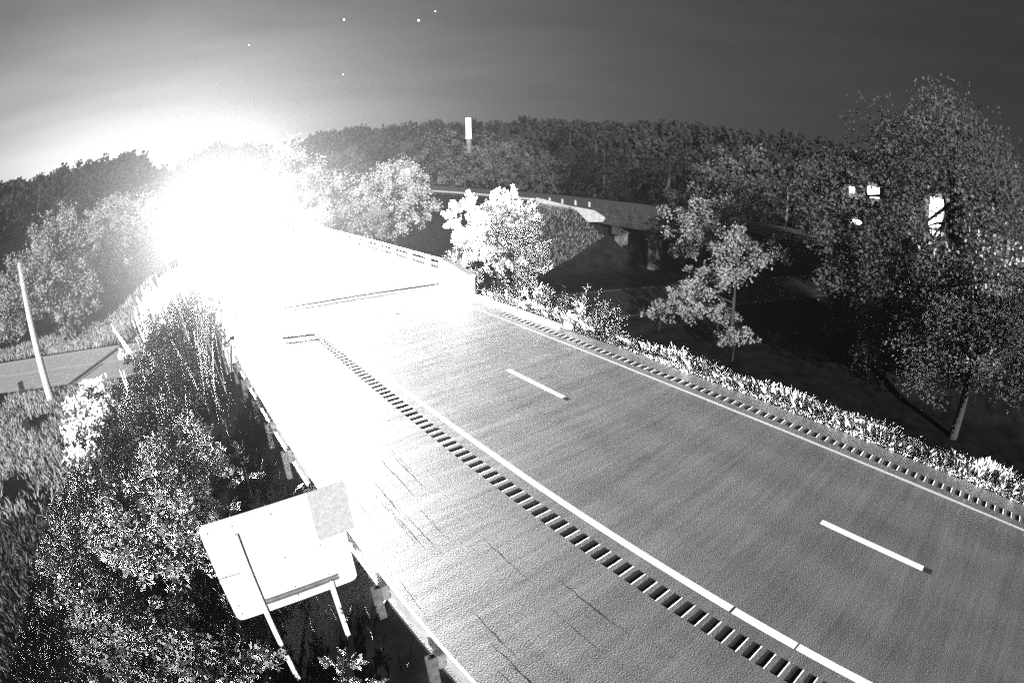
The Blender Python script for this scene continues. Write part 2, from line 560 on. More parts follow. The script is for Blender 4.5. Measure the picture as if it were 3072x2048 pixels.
# ------------------------------------------------------------------ big sign seen from behind
SY = 7.0
sign = empty('road_sign', (.7, SY, gz(.7, SY)))
tag(sign, 'large blank sign seen from behind on two posts beside the guardrail', 'sign')
def rounded(x0, x1, z0, z1, r, n=5):
    pts = []
    for cx, cz, a0 in ((x1 - r, z1 - r, 0), (x0 + r, z1 - r, 90), (x0 + r, z0 + r, 180), (x1 - r, z0 + r, 270)):
        for k in range(n):
            a = R(a0 + 90 * k / (n - 1))
            pts.append((cx + r * math.cos(a), cz + r * math.sin(a)))
    return pts
P(MB().prism(rounded(-.50, 1.84, .97, 3.06, .12), 'y', SY, SY + .006), 'sign_panel', M_ALU, sign)
for z in (1.22,):
    P(MB().prism([(SY - .002, z - .05), (SY - .045, z - .05), (SY - .045, z - .035), (SY - .012, z - .03), (SY - .012, z + .03), (SY - .045, z + .035), (SY - .045, z + .05), (SY - .002, z + .05)], 'x', .0, 1.5), 'stiffener', M_STEEL_D, sign)
for x in (.04, 1.34):
    mb = MB()
    z0 = gz(x, SY) - .6
    zt = 2.75 if x < 1 else 1.2
    mb.box(x - .035, x + .035, SY - .058, SY - .05, z0, zt)
    mb.box(x - .05, x + .05, SY - .012, SY - .004, z0, zt)
    mb.box(x - .004, x + .004, SY - .05, SY - .012, z0, zt)
    P(mb, 'post', M_ALU, sign)
for bx in (-.38, .04, .7, 1.34):
    for bz in (1.12, 1.32, 2.0, 2.9):
        if bx > 1.3 and bz > 2: continue
        P(MB().tube([(bx, SY - .001, bz), (bx, SY - .02, bz)], .013, 6), 'bolt', M_STEEL_D, sign)
P(MB().box(-.50, -.1, SY - .006, SY - .002, 1.98, 1.992), 'panel_seam', M_DARK, sign)
P(MB().prism(rounded(1.34, 2.0, 2.10, 3.07, .05), 'y', SY - .02, SY - .006), 'small_plate', M_ALU_D, sign)['label'] = 'dull grey plate bolted over the upper corner'

# ------------------------------------------------------------------ side road under the bridge
sr = MB()
ct, sn = 1 / math.hypot(1, .37), -.37 / math.hypot(1, .37)
def srp(u, v, z):      # u along, v across
    return (u * ct - v * sn, 46 + u * sn + v * ct, z)
def srbox(name, u0, u1, v0, v1, z, m, parent):
    mb = MB(); n = 24; vs, fs = [], []
    for i in range(n + 1):
        u = u0 + (u1 - u0) * i / n
        vs += [srp(u, v0, z), srp(u, v1, z)]
        if i: fs.append((2 * i - 2, 2 * i, 2 * i + 1, 2 * i - 1))
    return mb.add(vs, fs).build(name, m, parent)
side = empty('side_road', (0, 0, 0)); tag(side, 'narrow asphalt side road passing under both bridges', kind='structure')
srbox('road_surface', -90, 8, -4.6, 4.6, -6.03, mat('glare_toned_asphalt', .4, .55, .7, 1.5, bump=.2), side)  # paled to carry the stray glare over this stretch
srbox('shade_toned_road_surface', 8.01, 100, -4.6, 4.6, -6.03, mat('shade_toned_asphalt', .02, .035, .9, 1.5, spec=.1), side)  # same road, darkened in colour to stand in for the unlit valley
for v in (-4.0, -.12, .12, 4.0):
    srbox('edge_line' if abs(v) > 1 else 'centre_line', -90, 8, v - .07, v + .07, -6.024, M_PAINT, side)
    if abs(v) > 1: srbox('shade_toned_edge_line', 8.01, 100, v - .05, v + .05, -6.024, M_CONC_D, side)  # line tone dimmed to match the painted-in darkness

# ------------------------------------------------------------------ far carriageway and its bridge
fr_ = empty('far_carriageway', (0, 0, 0)); tag(fr_, 'far carriageway of the highway beyond the dark median', kind='structure')
mb = MB(); sheet(mb, 51.5, 64.5, -60, 250, .0); mb.build('road_surface', M_ROAD2, fr_)
fb = empty('far_bridge', (58, 40, -6)); tag(fb, 'dim concrete bridge of the far carriageway on square piers', 'bridge')
M_DARK_CONC = mat('dark_concrete', .015, .05, .9, 1.2, 6)  # near-black concrete tone for the deck, caps and railing
P(MB().box(50.9, 65.1, 14, 54.5, -.5, -.03), 'deck', M_DARK_CONC, fb)
P(MB().box(51.0, 51.35, 14, 54.5, -1.5, -.505), 'girder', M_DARK_CONC, fb)
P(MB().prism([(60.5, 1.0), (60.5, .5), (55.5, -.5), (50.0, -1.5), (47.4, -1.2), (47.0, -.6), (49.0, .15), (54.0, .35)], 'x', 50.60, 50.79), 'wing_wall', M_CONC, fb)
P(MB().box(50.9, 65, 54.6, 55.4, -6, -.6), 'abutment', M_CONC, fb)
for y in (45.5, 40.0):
    P(MB().box(51.0, 65, y - .6, y + .6, -2.6, -1.6), 'pier_cap', M_DARK_CONC, fb)
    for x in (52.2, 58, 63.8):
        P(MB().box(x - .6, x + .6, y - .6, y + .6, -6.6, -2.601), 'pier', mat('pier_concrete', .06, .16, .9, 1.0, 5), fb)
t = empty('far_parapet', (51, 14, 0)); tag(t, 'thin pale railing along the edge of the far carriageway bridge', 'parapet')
P(MB().box(50.8, 51.05, 10, 60, -.02, .5), 'concrete_wall', M_DARK_CONC, t)
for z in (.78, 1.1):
    P(MB().box(50.87, 50.95, 10, 60, z - .05, z + .05), 'rail', M_DARK_CONC, t)
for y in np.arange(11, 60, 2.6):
    P(MB().box(50.82, 51.0, y - .1, y + .1, .501, 1.16), 'rail_post', M_CONC if y > 49 else M_DARK_CONC, t)
t2 = empty('far_guardrail', (51, 60, 0)); tag(t2, 'pale beam guardrail on the far carriageway beyond its bridge', 'guardrail')
guardrail(t2, 51.1, 60.6, 135, -1, np.arange(61.5, 135, 3.8))
t3 = empty('far_guardrail', (51, -30, 0)); tag(t3, 'dim beam guardrail on the far carriageway toward the tall trees', 'guardrail')
guardrail(t3, 51.1, -40, 9.8, -1, np.arange(-38, 9, 3.8))

# ------------------------------------------------------------------ oncoming car
def make_car(loc):
    c = empty('car', loc); tag(c, 'oncoming car with blazing headlights far up the highway', 'car')
    body = mat('car_paint', .12, .14, .3, 2)
    dark = mat('car_black', .01, .015, .4, 4)
    def cp(mb, name, m, parent=c):
        return mb.build(name, m, parent)
    # front faces -Y
    prof = [(-2.2, .30), (-2.25, .55), (-2.1, .78), (-1.0, .95), (2.1, .98), (2.25, .7), (2.2, .30)]
    cp(MB().prism(prof, 'x', -.88, .88), 'body', body)
    cab = MB()
    vs = [(-.80, -1.0, .94), (.80, -1.0, .94), (.80, 1.7, .96), (-.80, 1.7, .96), (-.62, -.25, 1.45), (.62, -.25, 1.45), (.62, 1.1, 1.46), (-.62, 1.1, 1.46)]
    cab.add(vs, [(4, 5, 6, 7), (0, 1, 5, 4), (1, 2, 6, 5), (2, 3, 7, 6), (3, 0, 4, 7)])
    cp(cab, 'cabin', body)
    ws = MB(); ws.add([(-.70, -.96, .985), (.70, -.96, .985), (.56, -.32, 1.42), (-.56, -.32, 1.42)], [(0, 1, 2, 3)])
    w = cp(ws, 'windscreen', mat('car_glass', .01, .012, .05, 1)); w.location = (0, -.03, .03)
    cp(MB().box(-.5, .5, -2.275, -2.235, .42, .56), 'grille', dark)
    cp(MB().box(-.26, .26, -2.285, -2.277, .33, .41), 'number_plate', M_ALU)
    cp(MB().box(-.9, .9, -2.30, -2.2, .24, .32), 'bumper', dark)
    for s in (-1, 1):
        for y in (-1.4, 1.4):
            wmb = MB(); wmb.tube([(s * .70, y, .32), (s * .90, y, .32)], .32, 16)
            wh = cp(wmb, 'wheel', dark)
            cp(MB().tube([(s * .902, y, .32), (s * .915, y, .32)], .19, 12), 'rim', M_STEEL, wh)
        cp(MB().box(s * 1.0 - .1, s * 1.0 + .1, -.8, -.68, .95, 1.08), 'side_mirror', body)
        hb = MB().tube([(s * .66, -2.20, .66), (s * .66, -2.262, .66)], [.11, .10], 14)
        cp(hb, 'headlight', emit('headlight_glass', 400) if s < 0 else MATS['headlight_glass'])
        ld = bpy.data.lights.new('headlight_beam', 'SPOT')
        ld.energy = HEAD_W; ld.spot_size = R(26); ld.spot_blend = 1.0; ld.shadow_soft_size = .10
        lo = bpy.data.objects.new('headlight_beam', ld); col.objects.link(lo); lo.parent = c
        lo.location = (s * .66, -2.36, .66)
        lo.rotation_euler = Vector((0, -1, .0)).to_track_quat('-Z', 'Y').to_euler()
    return c
HEAD_W = 1.9e7
make_car((8.9, 116, 0))

# ------------------------------------------------------------------ vegetation builders
def crown_mesh(name, blobs, nleaf, leaf, seed, aspect=.55, spiky=0.0, shell=.55, clump=.16, per=70, holes=(), org=(0, 0, 0)):
    """blobs: list of (cx,cy,cz,rx,ry,rz) local; leaves gathered in clumps through the crown's volume"""
    rg = np.random.default_rng(seed)
    vol = np.array([b[3] * b[4] * b[5] for b in blobs]) ** .8
    vol = vol / vol.sum()
    Ps, Ds = [], []
    for b, w in zip(blobs, vol):
        n = int(nleaf * w)
        k = max(6, n // per)
        u = unit(rg.normal(size=(k, 3)))
        rad = shell + (1 - shell) * rg.random(k) ** .6
        rad *= 1 + .18 * rg.normal(size=k)
        cc = u * rad[:, None]
        rsz = np.array(b[3:6])
        C = cc * rsz + np.array(b[:3])
        pick = rg.integers(0, k, n)
        cs = clump * float(np.mean(rsz)) * rg.uniform(.5, 1.5, k)
        off = np.clip(rg.normal(size=(n, 3)), -1.8, 1.8) * cs[pick][:, None]
        if spiky:
            tt = rg.random(n) ** 1.3
            off = off * (1 - .8 * tt)[:, None] * .6 + u[pick] * (tt * spiky * float(np.mean(rsz)))[:, None]
        Pn = C[pick] + off
        Ps.append(Pn); Ds.append(unit(u[pick] + np.array([0, 0, .15])))
    Pn = np.concatenate(Ps); D = np.concatenate(Ds)
    if holes:       # openings cut through the foliage along sight lines to the lit windows: an axis through the crown and a radius
        W = Pn + np.array(org)
        ok = np.ones(len(Pn), bool)
        for c, d, r_ in holes:
            d = np.array(d) / np.linalg.norm(d); q = W - np.array(c)
            perp = np.linalg.norm(q - (q @ d)[:, None] * d, axis=1)
            ok &= (perp > r_ * rg.uniform(.55, 1.15, len(Pn))) | (rg.random(len(Pn)) < .02)
        Pn, D = Pn[ok], D[ok]
    V, F = leaf_cards(Pn, D, leaf, aspect, rg, .9 if not spiky else .6)
    return np_mesh(name, V, F)
def trunk_mb(h, r, blobs, seed, lean=(0, 0)):
    rg = random.Random(seed)
    mb = MB()
    top = Vector((lean[0], lean[1], h))
    pts = [Vector((0, 0, -.4))] + [Vector((top.x * t + rg.uniform(-.06, .06) * h * .2, top.y * t + rg.uniform(-.06, .06) * h * .2, h * t)) for t in (.2, .4, .6, .8, 1)]
    mb.tube(pts, [r * 1.25, r, r * .85, r * .65, r * .45, r * .2], 7)
    for b in blobs:
        for k in range(2):
            t = rg.uniform(.35, .8)
            i = int(t * 5)
            st_ = pts[min(i, 4)].lerp(pts[min(i + 1, 5)], t * 5 - i)
            e = Vector(b[:3]) + Vector((rg.uniform(-.4, .4) * b[3], rg.uniform(-.4, .4) * b[4], rg.uniform(-.2, .5) * b[5]))
            mid = st_.lerp(e, .5) + Vector((0, 0, .1 * (e - st_).length))
            mb.tube([st_, mid, e], [r * .4, r * .25, r * .06], 5, caps=False)
    return mb
def tree(name, x, y, h, blobs, nleaf, leaf, m, label, seed, cat='tree', group=None, z=None, r=None, spiky=0, clump=.16, shell=.55, aspect=.55, per=70, holes=()):
    z = gz(x, y) if z is None else z
    t = empty(name, (x, y, z))
    tag(t, label, cat, group)
    trunk_mb(h, r or h * .022, blobs, seed).build('trunk', M_BARK, t, True)
    link('crown', crown_mesh('crown', blobs, nleaf, leaf, seed, aspect, spiky, shell, clump, per, holes, (x, y, z)), m, t)
    return t
def round_blobs(h, w, seed, n=6, lo=.3):
    rg = random.Random(seed)
    out = [(0, 0, h * .68, w * .42, w * .42, h * .30)]
    for k in range(n):
        a = 2 * math.pi * (k + rg.random()) / n
        d = w * rg.uniform(.22, .42)
        zc = h * rg.uniform(lo + .1, .82)
        s = rg.uniform(.18, .30)
        out.append((d * math.cos(a), d * math.sin(a), zc, w * s, w * s, h * s * .75))
    return out

# centre tree in front of the far bridge: top near z=5, two spreading leafy masses
zc = gz(23.0, 31.0)
tree('broadleaf_tree', 22.4, 31.0, 8.5, [(-1.1, .5, 8.1, 1.6, 1.6, 1.9), (-1.5, .7, 6.0, 1.5, 1.5, 1.6), (1.3, -.6, 8.0, 1.4, 1.4, 1.8), (1.7, -1.0, 5.6, 1.3, 1.3, 1.9), (.1, 0, 6.8, 1.5, 1.5, 2.1), (-.5, .3, 9.3, 1.0, 1.0, 1.0), (2.0, -1.1, 3.8, 1.1, 1.1, 1.5)],
     14000, .24, leafmat('leaf_tree', .32, .6), 'bright leafy tree behind the end of the bridge parapet', 11, spiky=.55, clump=.2, z=zc + .8)
# trees about the far end of the near bridge
for i, (x, y, h, w, n, lab) in enumerate([
    (21.5, 82, 14.5, 9, 5200, 'tall pale tree right beyond the bridge rail, next to the glare'),
    (28.0, 82, 12.0, 10, 5200, 'broad pale tree between the glare and the white panel'),
    (34.5, 74, 12.5, 9, 5200, 'brightest white crowned tree beside the far railing'),
    (38.5, 79, 13.0, 6.5, 3600, 'slim white crowned tree just before the small white panel'),
    (27.5, 70, 7.5, 7, 2600, 'low bushy tree at the foot of the brightest trees'),
    (18.8, 66, 4.2, 4.5, 2200, 'low rounded bush at the far end of the bridge rail')]):
    tree('roadside_tree', x, y, h, round_blobs(h, w * 1.15, 40 + i, 10, .0), int(n * 1.3), .34, L_BRIGHT if i != 4 else L_MID, lab, 40 + i, z=gz(x, y))  # pale leaf colour carries the headlight glare on these trees
# left bank trees
for i, (x, y, h, w, n, lab) in enumerate([
    (-12.6, 62, 14.6, 8, 7500, 'tallest dark tree on the bank behind the utility pole'),
    (-17.2, 60, 11.5, 8, 6000, 'dark bushy tree at the picture edge behind the utility pole'),
    (-8.0, 72, 8.0, 8, 4200, 'mid height tree right of the tallest dark tree'),
    (-3.5, 82, 9.0, 9, 4200, 'pale tree closest to the headlight glare on the left bank'),
    (-9.5, 92, 8.5, 10, 4200, 'rounded tree behind the gap in the left bank')]):
    tree('bank_tree', x, y, h, round_blobs(h, w, 60 + i, 8, .12), n, .34, L_MID, lab, 60 + i, z=gz(x, y))
# median shrubs and small trees
tree('median_tree', 45.5, 29.0, 9.6, [(-.6, .4, 8.0, 2.3, 2.3, 2.0), (-1.2, .8, 5.6, 2.0, 2.0, 1.8), (1.6, -1.0, 7.0, 2.3, 2.3, 2.2), (2.6, -2.0, 8.8, 1.8, 1.8, 1.4)], 5200, .28, L_MID, 'rounded pale tree in the median in front of the far railing', 81)
tree('median_tree', 37.8, 20.5, 8.0, [(0, 0, 6.6, 2.2, 2.2, 1.7), (-2.0, 1.5, 4.6, 2.0, 2.0, 1.5), (2.0, -1.8, 6.9, 1.8, 1.8, 1.4), (-3.4, 2.6, 3.2, 1.3, 1.3, 1.1)], 5200, .24, L_MID, 'arching shrub-like tree low in the dark median', 82)
for i, (x, y) in enumerate([(34.2, 25.3), (36.6, 23.8), (38.4, 22.2), (33.0, 17.5)]):
    tree('median_shrub', x, y, 2.4, round_blobs(2.4, 3.0, 90 + i, 4), 900, .2, L_MID, 'small dim shrub on the floor of the dark median', 90 + i, cat='shrub', group='shrubs on the median floor')
# big trees on the right
HOLES = [((84.0, 21.4, 5.6), (84.0, 21.4, -2.2), .85), ((86.4, 10.9, 4.9), (86.4, 10.9, -2.9), 1.6), ((86.4, 10.9, 2.6), (86.4, 10.9, -5.1), .9),
         ((84.4, 24.2, .6), (84.4, 24.2, -7.2), .5), ((86.0, 7.6, 1.6), (86.0, 7.6, -6.2), .6), ((84.4, 25.4, 5.4), (84.4, 25.4, -2.4), .4)]
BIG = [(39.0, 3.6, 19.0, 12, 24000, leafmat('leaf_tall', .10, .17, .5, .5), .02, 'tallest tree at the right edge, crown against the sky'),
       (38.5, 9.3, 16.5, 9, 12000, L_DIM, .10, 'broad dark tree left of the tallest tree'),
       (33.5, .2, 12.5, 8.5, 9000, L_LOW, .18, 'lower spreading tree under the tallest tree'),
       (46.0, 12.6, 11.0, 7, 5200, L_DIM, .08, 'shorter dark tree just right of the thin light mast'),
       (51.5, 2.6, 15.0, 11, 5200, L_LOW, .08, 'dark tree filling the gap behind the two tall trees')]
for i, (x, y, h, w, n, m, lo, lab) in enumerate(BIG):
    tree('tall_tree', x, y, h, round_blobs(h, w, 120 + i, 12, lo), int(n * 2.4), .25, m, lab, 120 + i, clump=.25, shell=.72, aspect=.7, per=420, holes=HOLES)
# row beyond the far carriageway
rr = random.Random(5)
protos = []
for k in range(4):
    h = 12 + k
    b = round_blobs(h, 12, 200 + k, 9, .05)
    protos.append((h, trunk_mb(h, .25, b, 200 + k).mesh('trunk'), crown_mesh('crown', b, 2600, .5, 200 + k)))
    protos[-1][1].materials.append(M_BARK_D); protos[-1][2].materials.append(L_DIM)
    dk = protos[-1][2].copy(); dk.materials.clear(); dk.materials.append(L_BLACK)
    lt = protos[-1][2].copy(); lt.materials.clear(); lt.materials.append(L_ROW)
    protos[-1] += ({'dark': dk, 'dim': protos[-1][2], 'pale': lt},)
spots = []
for y in np.arange(-22, 150, 6.6):
    spots.append((rr.uniform(70, 80), y + rr.uniform(-2, 2)))
for y in np.arange(66, 170, 9):
    spots.append((rr.uniform(44, 49) if y > 96 else rr.uniform(82, 92), y + rr.uniform(-2, 2)))
for (x, y) in spots:
    if 69 < math.degrees(math.atan2(x, y)) < 90: continue
    k = rr.randrange(4); h, tm, cm, kinds = protos[k]
    azd = math.degrees(math.atan2(x, y))
    tone = 'dark' if 41 < azd < 54 else ('pale' if rr.random() < (.6 if azd < 41 else .3) else 'dim')  # leaf tone by bearing stands in for lit and unlit stretches
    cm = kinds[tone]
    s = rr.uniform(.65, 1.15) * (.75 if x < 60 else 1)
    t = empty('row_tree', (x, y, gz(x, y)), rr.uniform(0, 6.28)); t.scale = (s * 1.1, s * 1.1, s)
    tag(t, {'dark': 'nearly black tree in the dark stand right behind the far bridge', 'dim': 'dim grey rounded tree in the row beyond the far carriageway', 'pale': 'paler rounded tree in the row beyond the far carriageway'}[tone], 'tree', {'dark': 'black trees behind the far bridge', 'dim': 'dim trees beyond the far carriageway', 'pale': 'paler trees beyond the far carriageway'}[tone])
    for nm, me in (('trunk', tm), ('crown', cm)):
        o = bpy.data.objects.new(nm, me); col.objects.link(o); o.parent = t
# hill forest: crowns too many and too far to count
TAZ = math.atan2(136.4, 209.5)
def forest():
    rg = np.random.default_rng(77)
    Vs, Fs, off = [], [], 0
    base = []
    for k in range(5):
        b = round_blobs(13, 10, 300 + k, 6, .2)
        me = crown_mesh('tmp', b, 460, 1.35, 300 + k, .8, clump=.2)
        v = np.empty(len(me.vertices) * 3, dtype=np.float32); me.vertices.foreach_get('co', v)
        base.append(v.reshape(-1, 3)); bpy.data.meshes.remove(me)
    cnt = 0
    for _ in range(6000):
        az = rg.uniform(R(-32), R(104)); r_ = 135 + 190 * rg.random() ** .8
        x, y = r_ * math.sin(az), r_ * math.cos(az)
        if abs(x - 9) < 15 or (48 < x < 68) or abs(y - (46 - .37 * x)) < 9:
            if y < 170: continue
        if az < R(8) and r_ < 165: continue
        if abs(az - TAZ) < R(2.0) and r_ < 262: continue
        if cnt >= 1500: break
        cnt += 1
        v = base[rg.integers(5)]
        a = rg.uniform(0, 6.28); s = rg.uniform(.7, 1.15)
        c, s_ = math.cos(a) * s, math.sin(a) * s
        w = np.stack([v[:, 0] * c - v[:, 1] * s_ + x, v[:, 0] * s_ + v[:, 1] * c + y, v[:, 2] * s + gz(x, y)], 1)
        Vs.append(w)
    V = np.concatenate(Vs)
    return np_mesh('forest', V, np.arange(len(V)).reshape(-1, 4))
f = link('hill_forest', forest(), L_FAR)
tag(f, 'dark unbroken forest covering the distant low ridge', 'forest', kind='stuff')

# shrubs on the slope below the guardrail
SHR = [(-1.9, 10.6, 4.6, 2.6, 5200, L_BRIGHT, 'brightly lit leafy shrub left of the sign, tallest of the near ones'),
       (-.6, 12.6, 3.8, 2.2, 4200, L_BRIGHT, 'bright shrub behind the upper corner of the sign'),
       (-3.1, 8.4, 3.0, 2.4, 5200, L_MID, 'grey dense shrub at the left below the bright shrubs'),
       (-1.5, 6.8, 2.7, 2.0, 4200, L_MID, 'shrub crowding the lower left corner of the sign'),
       (-.9, 5.2, 1.7, 1.6, 3000, L_MID, 'low shrub at the bottom picture edge left of the posts'),
       (-4.8, 12.0, 3.2, 2.8, 4600, L_MID, 'bright shrub farthest left on the slope, nearest the side road'),
       (-3.0, 17.0, 5.2, 3.4, 5200, L_DIM, 'large dark shrub below the tall reeds'),
       (-.9, 20.5, 4.6, 2.8, 4600, L_DIM, 'dark rounded shrub beside the start of the bridge parapet'),
       (-4.6, 21.5, 4.6, 3.2, 4200, L_DIM, 'dark shrub next to the side road'),
       (-6.4, 16.5, 3.8, 3.2, 4200, L_MID, 'low spreading shrub at the foot of the slope')]
for i, (x, y, h, w, n, m, lab) in enumerate(SHR):
    tree('shrub', x, y, h, round_blobs(h, w, 400 + i, 9, .1), int(n * .8), .15 if y < 14 else .17, m, lab, 400 + i, cat='shrub', r=.04, clump=.13, shell=.7)
# pale spiky saplings near the sign posts
for i, (x, y, h, lab) in enumerate([(.75, 5.7, 1.35, 'pale pointed sapling between the two sign posts'), (.35, 4.9, 1.5, 'bright sapling at the foot of the near sign post'), (.95, 13.2, 1.4, 'small white leafed sapling in the dark gap behind the guardrail')]):
    tree('sapling', x, y, h, [(0, 0, h * .75, .22, .22, h * .28), (0, 0, h * .45, .30, .30, h * .22)], 260, .13, L_BRIGHT, lab, 440 + i, cat='sapling', r=.012, spiky=.8)

# blades: grass and weeds
def blades(name, X, Y, h, w, m, seed, zfun=None, lean=.35):
    rg = np.random.default_rng(seed)
    n = len(X)
    Z = ground_z(X, Y) if zfun is None else zfun
    a = rg.uniform(0, 6.283, n)
    H = h * rg.uniform(.45, 1.25, n)
    ln = rg.normal(size=(n, 2)) * lean * H[:, None]
    s = np.stack([np.cos(a), np.sin(a)], 1) * (w * rg.uniform(.6, 1.3, n))[:, None] * .5
    V = np.zeros((n, 4, 3))
    B = np.stack([X, Y], 1)
    V[:, 0, :2] = B - s; V[:, 1, :2] = B + s
    V[:, 0, 2] = V[:, 1, 2] = Z - .03
    V[:, 2, :2] = B + ln * .45 + s * .8; V[:, 2, 2] = Z + H * .6
    V[:, 3, :2] = B + ln; V[:, 3, 2] = Z + H
    return np_mesh(name, V.reshape(-1, 3), np.concatenate([np.arange(4 * n).reshape(n, 4)[:, [0, 1, 2, 3]]]))
n = 100000
Y = rng.uniform(-9, 27, n); X = 15.9 + 3.9 * rng.random(n) ** 1.2
keep = vnoise(X, Y, .5, 2.0) + .5 * rng.random(n) > -.55
keep &= ~((Y > 24.7) & (X < 16.7))
X, Y = X[keep], Y[keep]
g = link('verge_grass', blades('verge_grass', X, Y, np.where(X < 16.25, .14, .5) * (1 + .22 * vnoise(X, Y, .9, 8.0)), .022, L_GRASS, 3), L_GRASS)
tag(g, 'rough pale grass along the median edge of the pavement', 'grass', kind='stuff')
n = 60000
Y = rng.uniform(26, 64, n); X = rng.uniform(-34, 1.5, n)
keep = (road_d(X, Y) > 5.2) & (vnoise(X, Y, 1.7, 5.1) + .8 * rng.random(len(X)) > .1)
X, Y = X[keep], Y[keep]
g = link('bank_grass', blades('bank_grass', X, Y, np.full(len(X), .45), .08, L_BANK, 4), L_BANK)
tag(g, 'rough pale grass on the ground beside the side road', 'grass', kind='stuff')
n = 20000
Y = rng.uniform(2, 26, n); X = rng.uniform(-16, 2.0, n)
keep = rng.random(n) < np.where(X > -.5, .12, .8)
X, Y = X[keep], Y[keep]
g = link('slope_weeds', blades('slope_weeds', X, Y, np.full(len(X), .4), .03, L_GRASS, 6), L_GRASS)
tag(g, 'sparse weeds on the dark slope below the guardrail', 'weeds', kind='stuff')
n = 9000
Y = rng.uniform(47, 62, n); X = 36 + rng.random(n) * 14.5
g = link('abutment_grass', blades('abutment_grass', X, Y, np.full(n, .4), .06, L_GRASS, 8), L_GRASS)
tag(g, 'mown grass slope in front of the far bridge abutment', 'grass', kind='stuff')
# tall reeds behind the dark shrubs
n = 3000
X = rng.normal(.2, .8, n); Y = rng.normal(27, 3.0, n)
g = link('tall_reeds', blades('tall_reeds', X, Y, np.full(n, 3.6), .05, L_BRIGHT, 9, lean=.12), L_BRIGHT)
tag(g, 'tall pale reeds rising below the shoulder parapet', 'reeds', kind='stuff')
# taller weed plants on the verge
wp = []
for k in range(3):
    rg = np.random.default_rng(500 + k)
    V = []
    Ps, Ds = [], []
    for s in range(9):
        bx, by = rg.normal(size=2) * .16
        tx, ty = rg.normal(size=2) * .22
        hh = rg.uniform(.6, 1.15)
        tt = rg.random(34)
        Ps.append(np.stack([bx + tx * tt, by + ty * tt, hh * tt], 1)); 
        Ds.append(unit(np.stack([rg.normal(size=34), rg.normal(size=34), rg.uniform(.4, 1.6, 34)], 1)))
    V, F = leaf_cards(np.concatenate(Ps), np.concatenate(Ds), .16, .25, rg, .5)
    me = np_mesh('weed', V, F); me.materials.append(L_WEED); wp.append(me)
rw = random.Random(9)
spots = [(rw.uniform(16.7, 18.6), y) for y in np.arange(15.5, 26, .42)] + [(rw.uniform(17.0, 19.3), rw.uniform(-7, 15)) for _ in range(26)]
for i, (x, y) in enumerate(spots):
    o = bpy.data.objects.new('weed_plant', wp[i % 3]); col.objects.link(o)
    near = y > 15
    s = rw.uniform(1.0, 1.9) if near else rw.uniform(.3, .65)
    o.location = (x, y, gz(x, y) - .02); o.rotation_euler = (0, 0, rw.uniform(0, 6)); o.scale = (s * .9, s * .9, s)
    tag(o, 'tall pale weed in the thicket beside the parapet end' if near else 'low pale weed on the grassy verge', 'weed', 'weeds beside the parapet end' if near else 'weeds on the grassy verge')

# ------------------------------------------------------------------ poles, posts, small signs
up_ = empty('utility_pole', (-12.2, 42.6, -6.1)); tag(up_, 'pale leaning utility pole with a guy wire beside the side road', 'utility pole')
MB().tube([(0, 0, -.3), (-.1, .4, 4), (-.25, .9, 10.8)], [.36, .31, .24], 12).build('shaft', M_WOOD, up_, True)
MB().tube([(-.2, .85, 9.4), (3.2, 6.0, .6)], .02, 5).build('guy_wire', M_STEEL, up_)
def post_sign(loc, h, pw, ph, label, tilt=0):
    t = empty('post_sign', loc); tag(t, label, 'sign')
    MB().box(-.05, .05, -.03, .03, -.3, h).build('post', M_STEEL, t)
    MB().prism(rounded(-pw / 2, pw / 2, h - ph, h + .05, .05), 'y', -.045, -.035).build('plate', M_DARK, t)
    t.rotation_euler = (0, 0, tilt)
post_sign((-13.6, 39.6, -6.1), 2.9, .5, .8, 'dark plate on a thin pale post left of the utility pole', .5)
post_sign((-12.5, 34.8, gz(-12.5, 34.8)), 1.7, .45, .75, 'short pale post with dark plate in front of the utility pole', .5)
o = MB().box(-.05, .05, -.05, .05, -.4, 1.5).build('marker_post', M_ALU); o.location = (-4.7, 39.5, gz(-4.7, 39.5) )
tag(o, 'thin white marker post at the top of the dark shrubs', 'post')
dl = empty('delineator', (2.5, 23.0, 0)); tag(dl, 'small dark delineator on the shoulder by the parapet end', 'delineator')
MB().box(-.02, .02, -.02, .02, 0, 1.0).build('stake', M_DARK, dl); MB().box(-.12, .12, -.03, -.022, .82, 1.02).build('reflector', M_DARK, dl)
lm = empty('light_mast', (54, 23.6, -1)); tag(lm, 'thin pale mast standing beyond the far railing', 'mast')
MB().tube([(0, 0, 0), (0, 0, 6.6)], [.13, .08], 8).build('shaft', M_ALU, lm, True); MB().box(-.25, .25, -.25, .25, 0, .4).build('footing', M_CONC, lm)
ms = empty('mast', (58, 19.0, -1)); tag(ms, 'short thin post right of the pale mast', 'mast')
MB().tube([(0, 0, 0), (0, 0, 3.4)], [.09, .07], 8).build('shaft', M_ALU_D, ms, True); MB().box(-.2, .2, -.2, .2, 0, .3).build('footing', M_CONC, ms)
ps = empty('panel_sign', (47.0, 94.5, gz(47, 94.5))); tag(ps, 'small white upright panel on two thin posts above the far railing', 'sign')
hz = 5.2 - gz(47, 94.5)
MB().box(-.9, .9, -.03, .03, hz - 2.3, hz).build('panel', M_ALU, ps)
for x in (-.75, .75): MB().box(x - .06, x + .06, .035, .12, -.3, hz).build('post', M_STEEL, ps)
ps.rotation_euler = (0, 0, -.5)

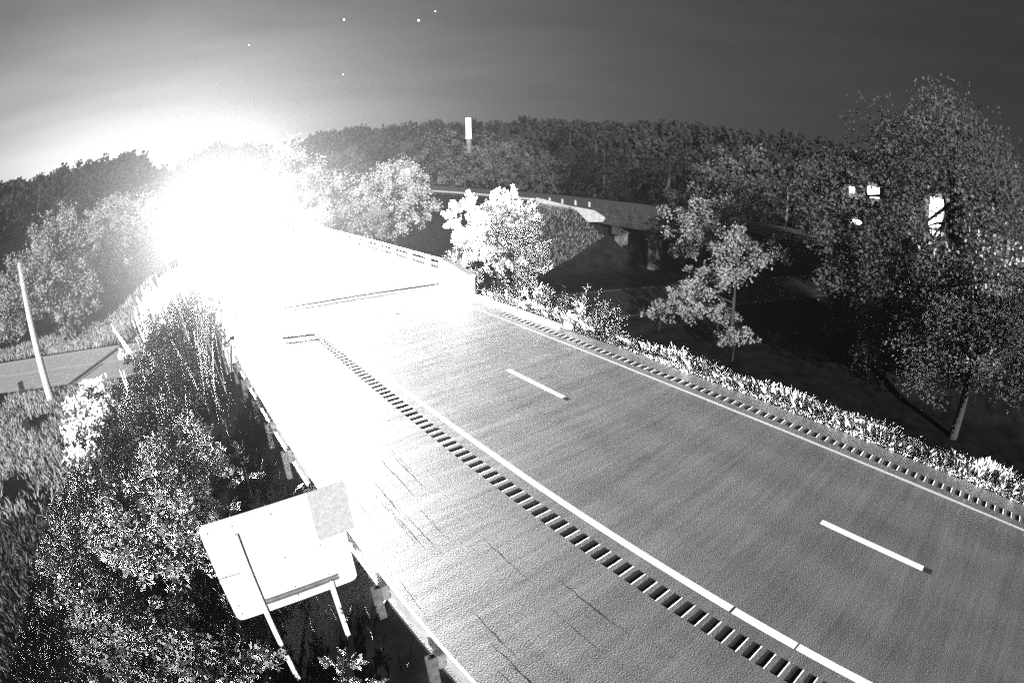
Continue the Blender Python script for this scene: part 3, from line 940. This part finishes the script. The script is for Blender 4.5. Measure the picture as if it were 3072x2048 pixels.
# lit column on the ridge
tw = empty('lit_column', (136.4, 209.5, gz(136.4, 209.5))); tag(tw, 'tall glowing white column standing on the forest ridge', 'tower')
zb = gz(136.4, 209.5)
MB().tube([(0, 0, 0), (0, 0, 15.2 - zb)], 1.3, 10).build('base_shaft', M_STEEL_D, tw)
MB().tube([(0, 0, 15.25 - zb), (0, 0, 23.7 - zb)], 1.18, 16).build('lit_shroud', emit('lit_shroud', 1.2), tw)
MB().tube([(0, 0, 14.2 - zb), (0, 0, 14.9 - zb)], 1.4, 16).build('lit_band', MATS['lit_shroud'], tw)
# lit buildings behind the right trees
LIT = emit('lit_window', 3.0)
def lit_building(loc, w, d, h, wins, label):
    t = empty('lit_building', loc); tag(t, label, 'building')
    MB().box(0, d, -w / 2, w / 2, -1, h).build('wall', M_CONC_D, t)
    MB().prism([(-w / 2 - .4, h), (w / 2 + .4, h), (0, h + 1.6)], 'x', -.4, d + .4).build('roof', M_DARK, t)
    for (a, b, z0, z1) in wins:
        wn = MB().box(-.05, -.005, a, b, z0, z1).build('window', LIT, t)
        MB().box(-.07, -.052, a - .06, b + .06, z0 - .10, z0 - .02).build('sill', M_CONC, wn)
def world_wins(zb, ws):
    return [(a, b, z0 - zb, z1 - zb) for a, b, z0, z1 in ws]
zb = gz(87, 11)
lit_building((86.5, 11.0, zb), 9, 7, 8.0 - zb, world_wins(zb, [(-1.0, 1.3, 4.6, 6.7), (-1.0, 1.3, 2.2, 4.3), (-2.6, 3.0, 1.0, 1.7), (-3.9, -2.9, .4, 1.9)]), 'tall house with bright lit windows showing through the tallest tree')
zb = gz(85, 22.5)
lit_building((84.5, 22.5, zb), 9, 6, 7.4 - zb, world_wins(zb, [(-1.9, .2, 4.8, 6.4), (2.6, 3.3, 4.9, 5.9), (.4, 3.4, .3, .9)]), 'house with a lit upper window left of the tallest tree')

# stars
SM = emit('star_glow', 6.0)
def star(px, py, rad, label):
    x = (px - 1536) / 1641.69; y = -(py - 1024) / 1641.69; r_ = math.hypot(x, y); th = 2 * math.asin(r_ / 2)
    dcam = right * (math.sin(th) * x / r_) + up * (math.sin(th) * y / r_) + fwd * math.cos(th)
    p = Vector((0, 0, CAM_H)) + dcam * 2500
    n = 6
    mb = MB(); vs = [(0, 0, rad), (0, 0, -rad)] + [(rad * math.cos(6.2832 * k / n), rad * math.sin(6.2832 * k / n), 0) for k in range(n)]
    mb.add(vs, [(0, 2 + k, 2 + (k + 1) % n) for k in range(n)] + [(1, 2 + (k + 1) % n, 2 + k) for k in range(n)])
    o = mb.build('star', SM); o.location = p
    tag(o, label, 'star')
star(1032, 60, 4.2, 'bright star high above the pale trees')
star(1256, 62, 4.2, 'bright star nearest the top of the lit column')
star(1306, 35, 2.2, 'faint star topmost in the sky')
star(1029, 224, 2.2, 'faint star lowest above the ridge')
star(748, 136, 2.0, 'faint star nearest the sky glow')

# ------------------------------------------------------------------ night haze lit by the headlights
hz_ = MB().box(-700, 700, -500, 900, -10, 62).build('haze', None)
tag(hz_, 'thin night haze glowing around the headlights', kind='stuff')
hm = bpy.data.materials.new('haze'); hm.use_nodes = True
t = hm.node_tree
for n_ in list(t.nodes):
    if n_.type != 'OUTPUT_MATERIAL': t.nodes.remove(n_)
pv = N('ShaderNodeVolumePrincipled', t)
pv.inputs['Color'].default_value = (.9, .9, .9, 1)
pv.inputs['Density'].default_value = 0.0000125
pv.inputs['Anisotropy'].default_value = 0.74
t.links.new(pv.outputs[0], t.nodes['Material Output'].inputs['Volume'])
hz_.data.materials.append(hm)
